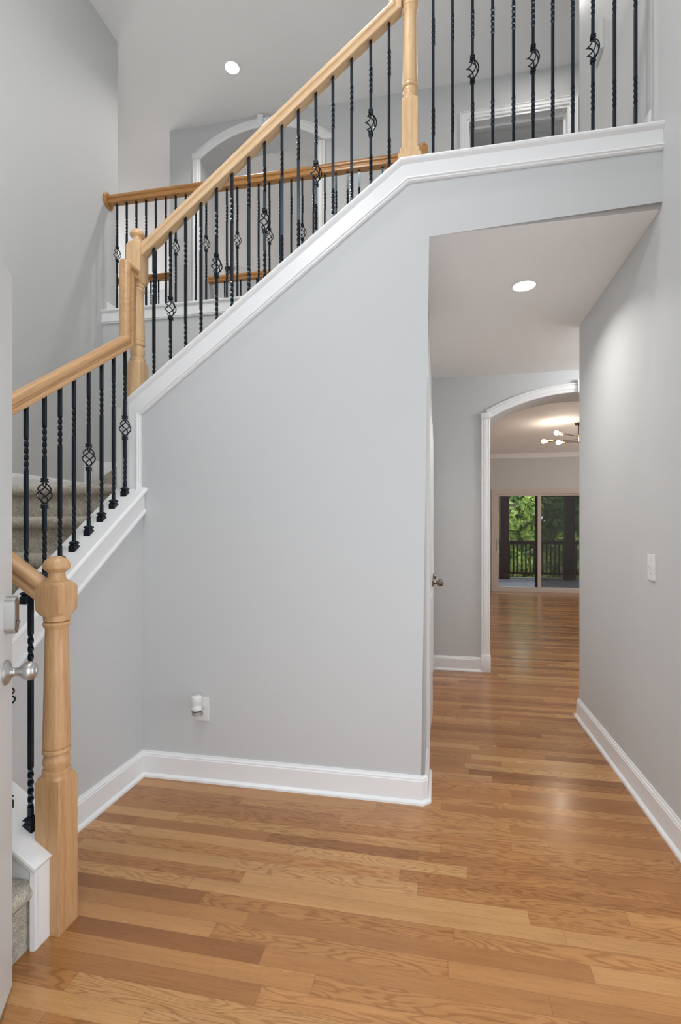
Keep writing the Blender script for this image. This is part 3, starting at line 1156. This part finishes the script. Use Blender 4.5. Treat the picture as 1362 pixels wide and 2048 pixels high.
# --- main stair railing (flight rising to the right)
YR = 2.51
def under3(x):
    return 2.868 + 0.763 * (x + 1.541)
root = empty('stair_railing', (-1.642, YR, cap3(-1.642)), 'long maple and iron railing climbing the sloped cap of the big grey stair wall', 'railing')
PR = rail_profile(0.060, 0.066)
xg = -0.213
zu = 3.985
swept('handrail', M['wood_main_lit'], [(a, b) for a, b in PR],
      [(-1.600, YR, under3(-1.600)), (xg + 0.033, YR, under3(xg + 0.033)), (xg + 0.033, YR, zu), (-0.178, YR, zu)], NF, root, 30)
newel(root, -1.642, YR, 2.00, 2.246, 2.371, 2.625, 2.676, 2.905, 0.083, m='wood_z_lit')
newel(root, -0.139, YR, LED, 3.449, 3.535, 3.875, 3.935, 4.17, 0.078, plinth=True, m='wood_z_lit')
for i, x in enumerate((-1.541, -1.441, -1.351, -1.261, -1.171, -1.083, -0.987, -0.899, -0.804, -0.715, -0.621, -0.531, -0.434, -0.336, -0.243)):
    baluster(root, x, YR, under3(x), cap3(x) - 0.006, i % 3 == 1, 0.763, 'x')

# --- level railing on the ledge over the hall
root = empty('stair_railing', (0.42, YR, LED), 'level black iron balusters along the white ledge above the hall opening, upper right', 'railing')
swept('handrail', M['wood_main_lit'], PR, [(-0.0998, YR, 3.970), (XR, YR, 3.970)], NF, root, 30)
rosette(root, XR, YR, 4.0, 'x', -1, M['wood_main_lit'])
for i, x in enumerate((-0.026, 0.067, 0.162, 0.256, 0.352, 0.441, 0.529, 0.617, 0.705, 0.797, 0.886)):
    baluster(root, x, YR, 3.97, LED - 0.002, i % 3 == 2)

# --- middle railing (along the side knee wall)
XM = -1.632
def under2(y):
    return 2.267 + 0.70 * (y - 2.376)
root = empty('stair_railing', (XM, 1.95, cap2(1.95)), 'maple handrail with upright end, black balusters in square shoes on slanted white cap', 'railing')
yv = 2.395
swept('handrail', M['wood_mid'], rail_profile(0.060, 0.066), [(XM, 1.46, under2(1.46)), (XM, yv + 0.033, under2(yv + 0.033)), (XM, yv + 0.033, 2.678), (XM, 2.4682, 2.678)], (1, 0, 0), root, 30)
newel(root, XM, 1.425, 0.60, 1.05, 1.14, 1.55, 1.60, 1.80, 0.083)
for i, y in enumerate((2.383, 2.288, 2.195, 2.103, 2.005, 1.919, 1.831, 1.735, 1.64, 1.545)):
    baluster(root, XM, y, under2(y), cap2(y) - 0.002, i in (0, 3, 6, 9), 0.70, 'y', SL2)

# --- lowest railing by the front door
root = empty('stair_railing', (-1.249, 1.454, 0), 'short lowest railing by the front door with a turned maple newel standing on the floor', 'railing')
def under1(x):
    return 1.078 + 0.65 * (-1.292 - x)
swept('handrail', M['wood_low'], rail_profile(0.060, 0.066), [(-1.5902, 1.445, under1(-1.5902)), (-1.285, 1.445, under1(-1.285))], NF, root, 30)
newel(root, -1.249, 1.454, 0.0, 0.509, 0.606, 0.990, 1.034, 1.146, 0.0875)
for i, x in enumerate((-1.332, -1.43, -1.525)):
    baluster(root, x, 1.435, under1(x), cap1(x) - 0.002, i == 1, -0.65, 'x', -SL1)

# --- balcony railing
YB2 = 3.71
root = empty('balcony_railing', (-1.4, YB2, LED), 'level orange oak balcony railing with round wall rosette, behind the climbing stair rail', 'railing')
swept('handrail', M['oak_x'], rail_profile(0.062, 0.075), [(XL, YB2, 4.012), (-0.115, YB2, 4.012)], NF, root, 30)
rosette(root, XL, YB2, 4.045, 'x', 1, M['oak_x'], 0.066)
bm = bmesh.new()
add_box(bm, -0.150, -0.075, YB2 - 0.036, YB2 + 0.036, LED, 4.10, 0.004)
lathe(bm, [(0.034, 4.10), (0.036, 4.115), (0.030, 4.13), (0.015, 4.14), (0.001, 4.142)], (-0.112, YB2, 0), 'z', 24)
finish('newel_post', bm, M['oak_x'], root, 30)
for i in range(28):
    x = -2.613 + 0.0882 * i
    if x > -0.2:
        break
    baluster(root, x, YB2, 4.012, LED - 0.002, i % 3 == 0)

# --- overlook railings in the back wall openings
root = empty('overlook_railing', (-3.4, 4.98, ZF2), 'far orange oak railing between the left wall and the upper arch', 'railing')
swept('handrail', M['oak_x'], rail_profile(0.062, 0.070), [(-4.98, 4.95, 4.020), (-2.765, 4.95, 4.020)], NF, root, 30)
for i in range(24):
    baluster(root, -2.80 - 0.0915 * i, 4.95, 4.020, ZF2, False)
root = empty('overlook_railing', (-1.75, 5.02, ZF2), 'far orange oak railing set across the upper arched opening', 'railing')
swept('handrail', M['oak_x'], rail_profile(0.062, 0.070), [(-2.415, 5.0, 3.958), (-1.095, 5.0, 3.958)], NF, root, 30)
for i in range(14):
    baluster(root, -2.330 + 0.0905 * i, 5.0, 3.958, ZF2, False)

# ------------------------------------------------------------------ ceiling lights
def downlight(x, y, z, label, power, r=0.075, spot=True):
    root = empty('recessed_light', (x, y, z), label, 'ceiling light')
    bm = bmesh.new()
    lathe(bm, [(r * 0.82, 0.0), (r, 0.0), (r, -0.004), (r * 0.96, -0.007), (r * 0.84, -0.005), (r * 0.82, -0.002)], (x, y, z), 'z', 40)
    finish('trim_ring', bm, M['plastic'], root, 40)
    bm = bmesh.new()
    lathe(bm, [(0.001, -0.0005), (r * 0.82, -0.0005), (r * 0.82, -0.0035), (0.001, -0.0045)], (x, y, z), 'z', 40)
    finish('lens', bm, M['lens'], root, 40)
    if power:
        d = bpy.data.lights.new('lamp', 'AREA')
        d.shape = 'DISK'
        d.size = r * 1.5
        d.energy = power
        d.spread = R(135)
        d.color = (1.0, 0.97, 0.93)
        o = bpy.data.objects.new('lamp', d)
        o.location = (x, y, z - 0.012)
        COL.objects.link(o)
    return root
downlight(0.49, 3.07, ZH - 0.004, 'lit round recessed light in the hall ceiling', 6.5)
downlight(-1.83, 4.245, ZC, 'lit round recessed light in the high upper ceiling', 10)
for lx, ly, e in ((0.9, 4.2, 5), (-0.9, 1.9, 22)):  # added fill lamps under the upper ceiling, no fixtures there
    d = bpy.data.lights.new('fill_upper', 'AREA')
    d.shape = 'DISK'
    d.size = 0.12
    d.energy = e
    d.color = (1.0, 0.97, 0.93)
    o = bpy.data.objects.new('fill_upper', d)
    o.location = (lx, ly, ZC - 0.02)
    COL.objects.link(o)

# chandelier in the great room
cx, cy = 2.06, 8.0
root = empty('chandelier', (cx, cy, ZG), 'bronze and brass chandelier with bare lit bulbs on thin arms, beyond the hall arch', 'chandelier')
bm = bmesh.new()
lathe(bm, [(0.001, 0), (0.062, 0), (0.062, -0.022), (0.055, -0.028), (0.001, -0.028)], (cx, cy, ZG), 'z', 32)
finish('canopy', bm, M['bronze'], root, 35)
bm = bmesh.new()
lathe(bm, [(0.008, -0.028), (0.008, -0.19)], (cx - 0.012, cy, ZG), 'z', 12)
lathe(bm, [(0.008, -0.028), (0.008, -0.19)], (cx + 0.014, cy, ZG), 'z', 12)
finish('stem', bm, M['bronze'], root, 35)
bm = bmesh.new()
lathe(bm, [(0.001, -0.18), (0.022, -0.18), (0.024, -0.20), (0.024, -0.29), (0.020, -0.30), (0.001, -0.305)], (cx, cy, ZG), 'z', 24)
finish('hub', bm, M['brass'], root, 35)
tips = [(-0.36, -0.28, 2.712), (-0.46, 0.06, 2.655), (-0.34, -0.30, 2.572), (0.40, 0.26, 2.715), (0.47, -0.08, 2.655), (0.33, 0.32, 2.57)]
for dx, dy, tz in tips:
    c0 = Vector((cx, cy, min(max(tz, 2.62), 2.70)))
    tip = Vector((cx + dx, cy + dy, tz))
    d = (tip - c0).normalized()
    bm = bmesh.new()
    tube(bm, [c0, tip - d * 0.09], 0.0055, 8)
    arm = finish('arm', bm, M['bronze'], root, 40)
    bm = bmesh.new()
    for ra, ta, tb in ((0.017, 0.10, 0.05), (0.020, 0.055, 0.035)):
        tube(bm, [tip - d * ta, tip - d * tb], ra, 16)
    finish('socket', bm, M['brass'], arm, 40)
    bm = bmesh.new()
    rot = d.to_track_quat('Z', 'Y').to_matrix().to_4x4()
    lathe(bm, [(0.012, -0.036), (0.016, -0.020), (0.028, 0.010), (0.033, 0.030), (0.030, 0.048), (0.018, 0.060), (0.001, 0.064)], (0, 0, 0), 'z', 20)
    bm.transform(Matrix.Translation(tip) @ rot)
    finish('bulb', bm, M['bulb'], arm, 60)
d = bpy.data.lights.new('lamp_chandelier', 'POINT')
d.energy = 7
d.shadow_soft_size = 0.05
d.color = (1.0, 0.85, 0.68)
o = bpy.data.objects.new('lamp_chandelier', d)
o.location = (cx - 0.30, cy - 0.2, 2.68)
COL.objects.link(o)

# small flush light seen through the upper arch
fx, fy, fz = -3.30, 7.5, ZC
root = empty('flush_light', (fx, fy, fz), 'small glass ceiling light with bronze band seen through the upper arch', 'ceiling light')
bm = bmesh.new()
lathe(bm, [(0.001, 0), (0.055, 0), (0.055, -0.045), (0.05, -0.05), (0.001, -0.05)], (fx, fy, fz), 'z', 28)
finish('band', bm, M['bronze'], root, 35)
bm = bmesh.new()
lathe(bm, [(0.050, -0.05), (0.052, -0.07), (0.044, -0.095), (0.026, -0.110), (0.001, -0.115)], (fx, fy, fz), 'z', 28)
finish('glass_bowl', bm, M['clear'], root, 40)

# ------------------------------------------------------------------ small wall things
# outlet
ox, oz = -1.2175, 0.3755
root = empty('wall_outlet', (ox, Y1, oz), 'white wall outlet plate low on the grey stair wall', 'outlet')
box('cover_plate', M['plastic'], ox - 0.039, ox + 0.039, Y1 - 0.006, Y1, oz - 0.062, oz + 0.062, root, 0.002)
for dz in (-0.022, 0.022):
    bm = bmesh.new()
    lathe(bm, [(0.001, 0), (0.0165, 0), (0.0165, -0.0025), (0.001, -0.0025)], (ox, Y1 - 0.006, oz + dz), 'y', 24)
    rc = finish('socket', bm, M['plastic'], root)
    bm = bmesh.new()
    for dx in (-0.006, 0.006):
        add_box(bm, ox + dx - 0.001, ox + dx + 0.001, Y1 - 0.0092, Y1 - 0.008, oz + dz - 0.003, oz + dz + 0.006)
    lathe(bm, [(0.001, 0), (0.0024, 0), (0.0024, -0.0012), (0.001, -0.0012)], (ox, Y1 - 0.008, oz + dz - 0.008), 'y', 10)
    finish('slot', bm, M['slot'], rc)
# air freshener plugged into it
ax, ay, az = -1.2245, Y1 - 0.050, 0.3985
AK = 1.22
root = empty('air_freshener', (ax, ay, az), 'white plug-in air freshener with clear bottle stuck in the low wall outlet', 'air freshener')
bm = bmesh.new()
lathe(bm, [(r_ * AK, t_) for r_, t_ in [(0.001, 0.062), (0.017, 0.062), (0.0215, 0.058), (0.023, 0.050), (0.0225, 0.030), (0.020, 0.020), (0.019, 0.012), (0.0225, 0.004), (0.024, -0.006), (0.022, -0.012), (0.001, -0.014)][::-1]], (ax, ay, az), 'z', 32)
add_box(bm, ax - 0.014, ax + 0.016, ay + 0.012, Y1 - 0.008, az - 0.010, az + 0.034, 0.004)
finish('housing', bm, M['plastic'], root, 40)
bm = bmesh.new()
lathe(bm, [(r_ * AK, t_) for r_, t_ in [(0.001, -0.040), (0.016, -0.040), (0.020, -0.036), (0.0205, -0.020), (0.017, -0.0125), (0.001, -0.0125)]], (ax, ay, az), 'z', 32)
finish('bottle', bm, M['clear'], root, 40)
bm = bmesh.new()
lathe(bm, [(r_ * AK, t_) for r_, t_ in [(0.0165, -0.013), (0.0205, -0.0165), (0.0207, -0.0215), (0.0165, -0.0215)]], (ax, ay, az), 'z', 32)
finish('bottle_collar', bm, M['nickel_dark'], root, 40)

# light switch on the right wall
sy, sz = 2.547, 1.142
root = empty('light_switch', (XR, sy, sz), 'white light switch plate on the right wall', 'light switch')
box('switch_plate', M['plastic'], XR - 0.006, XR, sy - 0.040, sy + 0.040, sz - 0.060, sz + 0.060, root, 0.002)
bm = bmesh.new()
prism(bm, [(XR - 0.006, sz - 0.010), (XR - 0.014, sz + 0.004), (XR - 0.017, sz + 0.012), (XR - 0.006, sz + 0.012)], 'y', sy - 0.005, sy + 0.005)
finish('toggle', bm, M['plastic'], root)
bm = bmesh.new()
for dz in (-0.03, 0.03):
    lathe(bm, [(0.001, 0), (0.003, 0), (0.0025, -0.001), (0.001, -0.0012)], (XR - 0.006, sy, sz + dz), 'x', 10)
finish('screw', bm, M['nickel'], root)

# control panel on the upper right wall
ty, tz = 3.30, 4.285
root = empty('wall_control_panel', (XR, ty, tz), 'thin white control panel on the upper right wall behind the level balusters', 'control panel')
M['panel'] = mat('panel_plastic', (0.66, 0.66, 0.65), 0.4)
box('panel_body', M['panel'], XR - 0.022, XR, ty - 0.068, ty + 0.068, tz - 0.088, tz + 0.088, root, 0.003)
box('panel_screen', M['panel'], XR - 0.0235, XR - 0.020, ty - 0.04, ty + 0.04, tz - 0.02, tz + 0.05, root)

# ------------------------------------------------------------------ outside: porch, railing, trees
struct(box('floor_deck', M['deck'], -1.0, 6.5, YE + 0.14, 14.75, -0.16, -0.03))
for px, lab in ((1.755, 'thick dark porch post behind the clear left glass panel'), (3.41, 'thick dark porch post behind the screened right glass panel')):
    root = empty('porch_post', (px, 14.2, -0.03), lab, 'post', )
    box('post_shaft', M['porch_wood'], px - 0.115, px + 0.115, 14.08, 14.32, -0.03, 3.4, root, 0.01)
    box('post_base', M['porch_wood'], px - 0.13, px + 0.13, 14.065, 14.335, -0.03, 0.10, root, 0.006)
root = empty('deck_railing', (2.7, 14.5, -0.03), 'dark wooden porch railing with upright pickets beyond the sliding door', 'railing')
box('top_rail', M['porch_wood'], -0.9, 6.4, 14.44, 14.56, 0.90, 1.00, root, 0.006)
box('bottom_rail', M['porch_wood'], -0.9, 6.4, 14.47, 14.53, 0.07, 0.13, root)
bm = bmesh.new()
add_box(bm, -0.018, 0.018, 14.48, 14.52, 0.13, 0.90)
pk = finish('picket', bm, M['porch_wood'], root)
pk.location.x += 0.2
for k in range(1, 46):
    c = pk.copy()
    COL.objects.link(c)
    c.location.x = pk.location.x + 0.108 * k

struct(box('ground', M['grass'], -12, 26, 14.9, 45, -3.2, -2.9))

def tree(name, x, y, z0, hgt, rad, leafm, label, nl, seed):
    rnd = random.Random(seed)
    root = empty(name, (x, y, z0), label, 'tree', 'trees beyond the porch')
    bm = bmesh.new()
    pts = []
    for i in range(8):
        t = i / 7
        pts.append((x + 0.25 * math.sin(t * 2.2 + seed), y + 0.2 * math.sin(t * 3 + seed), z0 + hgt * 0.8 * t))
    tube(bm, pts, 0.13, 10)
    for k in range(7):
        a = rnd.uniform(0, 2 * PI)
        zb = z0 + hgt * rnd.uniform(0.3, 0.7)
        tube(bm, [(x, y, zb), (x + 0.5 * rad * math.cos(a), y + 0.5 * rad * math.sin(a), zb + 0.3), (x + 0.85 * rad * math.cos(a), y + 0.85 * rad * math.sin(a), zb + 0.5)], 0.04, 6)
    finish('trunk', bm, M['bark'], root, 50)
    bm = bmesh.new()
    blobs = []
    for k in range(26):
        a = rnd.uniform(0, 2 * PI)
        t = rnd.uniform(0.12, 1.0)
        rr = rad * math.sqrt(rnd.random()) * (1.05 - 0.55 * t)
        blobs.append((x + rr * math.cos(a), y + rr * math.sin(a), z0 + hgt * t, rad * rnd.uniform(0.26, 0.42)))
    for k in range(nl):
        bx, by, bz, br = rnd.choice(blobs)
        v = Vector((rnd.gauss(0, 1), rnd.gauss(0, 1), rnd.gauss(0, 1))).normalized() * br * (0.55 + 0.45 * rnd.random())
        c = Vector((bx, by, bz)) + v * Vector((1, 1, 0.75)).length / 1.6
        n = (v.normalized() + Vector((rnd.uniform(-.7, .7), rnd.uniform(-.7, .7), rnd.uniform(0, .9)))).normalized()
        u = n.orthogonal().normalized()
        u.rotate(Matrix.Rotation(rnd.uniform(0, 2 * PI), 3, n))
        w = n.cross(u)
        l = rnd.uniform(0.10, 0.18)
        h = l * 0.42
        bm.faces.new([bm.verts.new(c + u * l), bm.verts.new(c + w * h + n * 0.01), bm.verts.new(c - u * l), bm.verts.new(c - w * h + n * 0.01)])
    me = bpy.data.meshes.new('foliage')
    bm.to_mesh(me)
    bm.free()
    me.materials.append(leafm)
    o = bpy.data.objects.new('foliage', me)
    COL.objects.link(o)
    o.parent = root
    o.location = -Vector(root.location)

tree('tree', 2.55, 18.6, -2.9, 6.4, 1.25, M['leaf_a'], 'bright leafy tree beyond the porch, framed by the clear left glass panel', 12000, 1)
tree('tree', 5.3, 18.9, -2.9, 6.2, 1.25, M['leaf_b'], 'dark leafy tree beyond the porch behind the screened right panel', 12000, 2)
tree('tree', 3.95, 21.6, -2.9, 8.2, 1.5, M['leaf_b'], 'tall deep green tree standing behind the bright leafy one', 14000, 3)
tree('tree', 0.3, 21.5, -2.9, 6.8, 1.3, M['leaf_a'], 'leafy tree at the left edge of the porch view', 8000, 4)
tree('tree', 7.4, 22.0, -2.9, 8.0, 1.6, M['leaf_a'], 'leafy tree at the right edge of the porch view', 12000, 5)
tree('tree', 2.3, 26.0, -2.9, 8.8, 1.9, M['leaf_b'], 'farthest dark tree showing above the left porch railing', 12000, 6)
tree('tree', 6.0, 26.5, -2.9, 9.0, 2.0, M['leaf_b'], 'farthest dark tree behind the screened right panel', 12000, 7)
tree('shrub', 3.9, 16.4, -2.9, 3.9, 0.8, M['leaf_a'], 'low leafy shrub rising behind the porch railing in the screened right panel', 9000, 8)
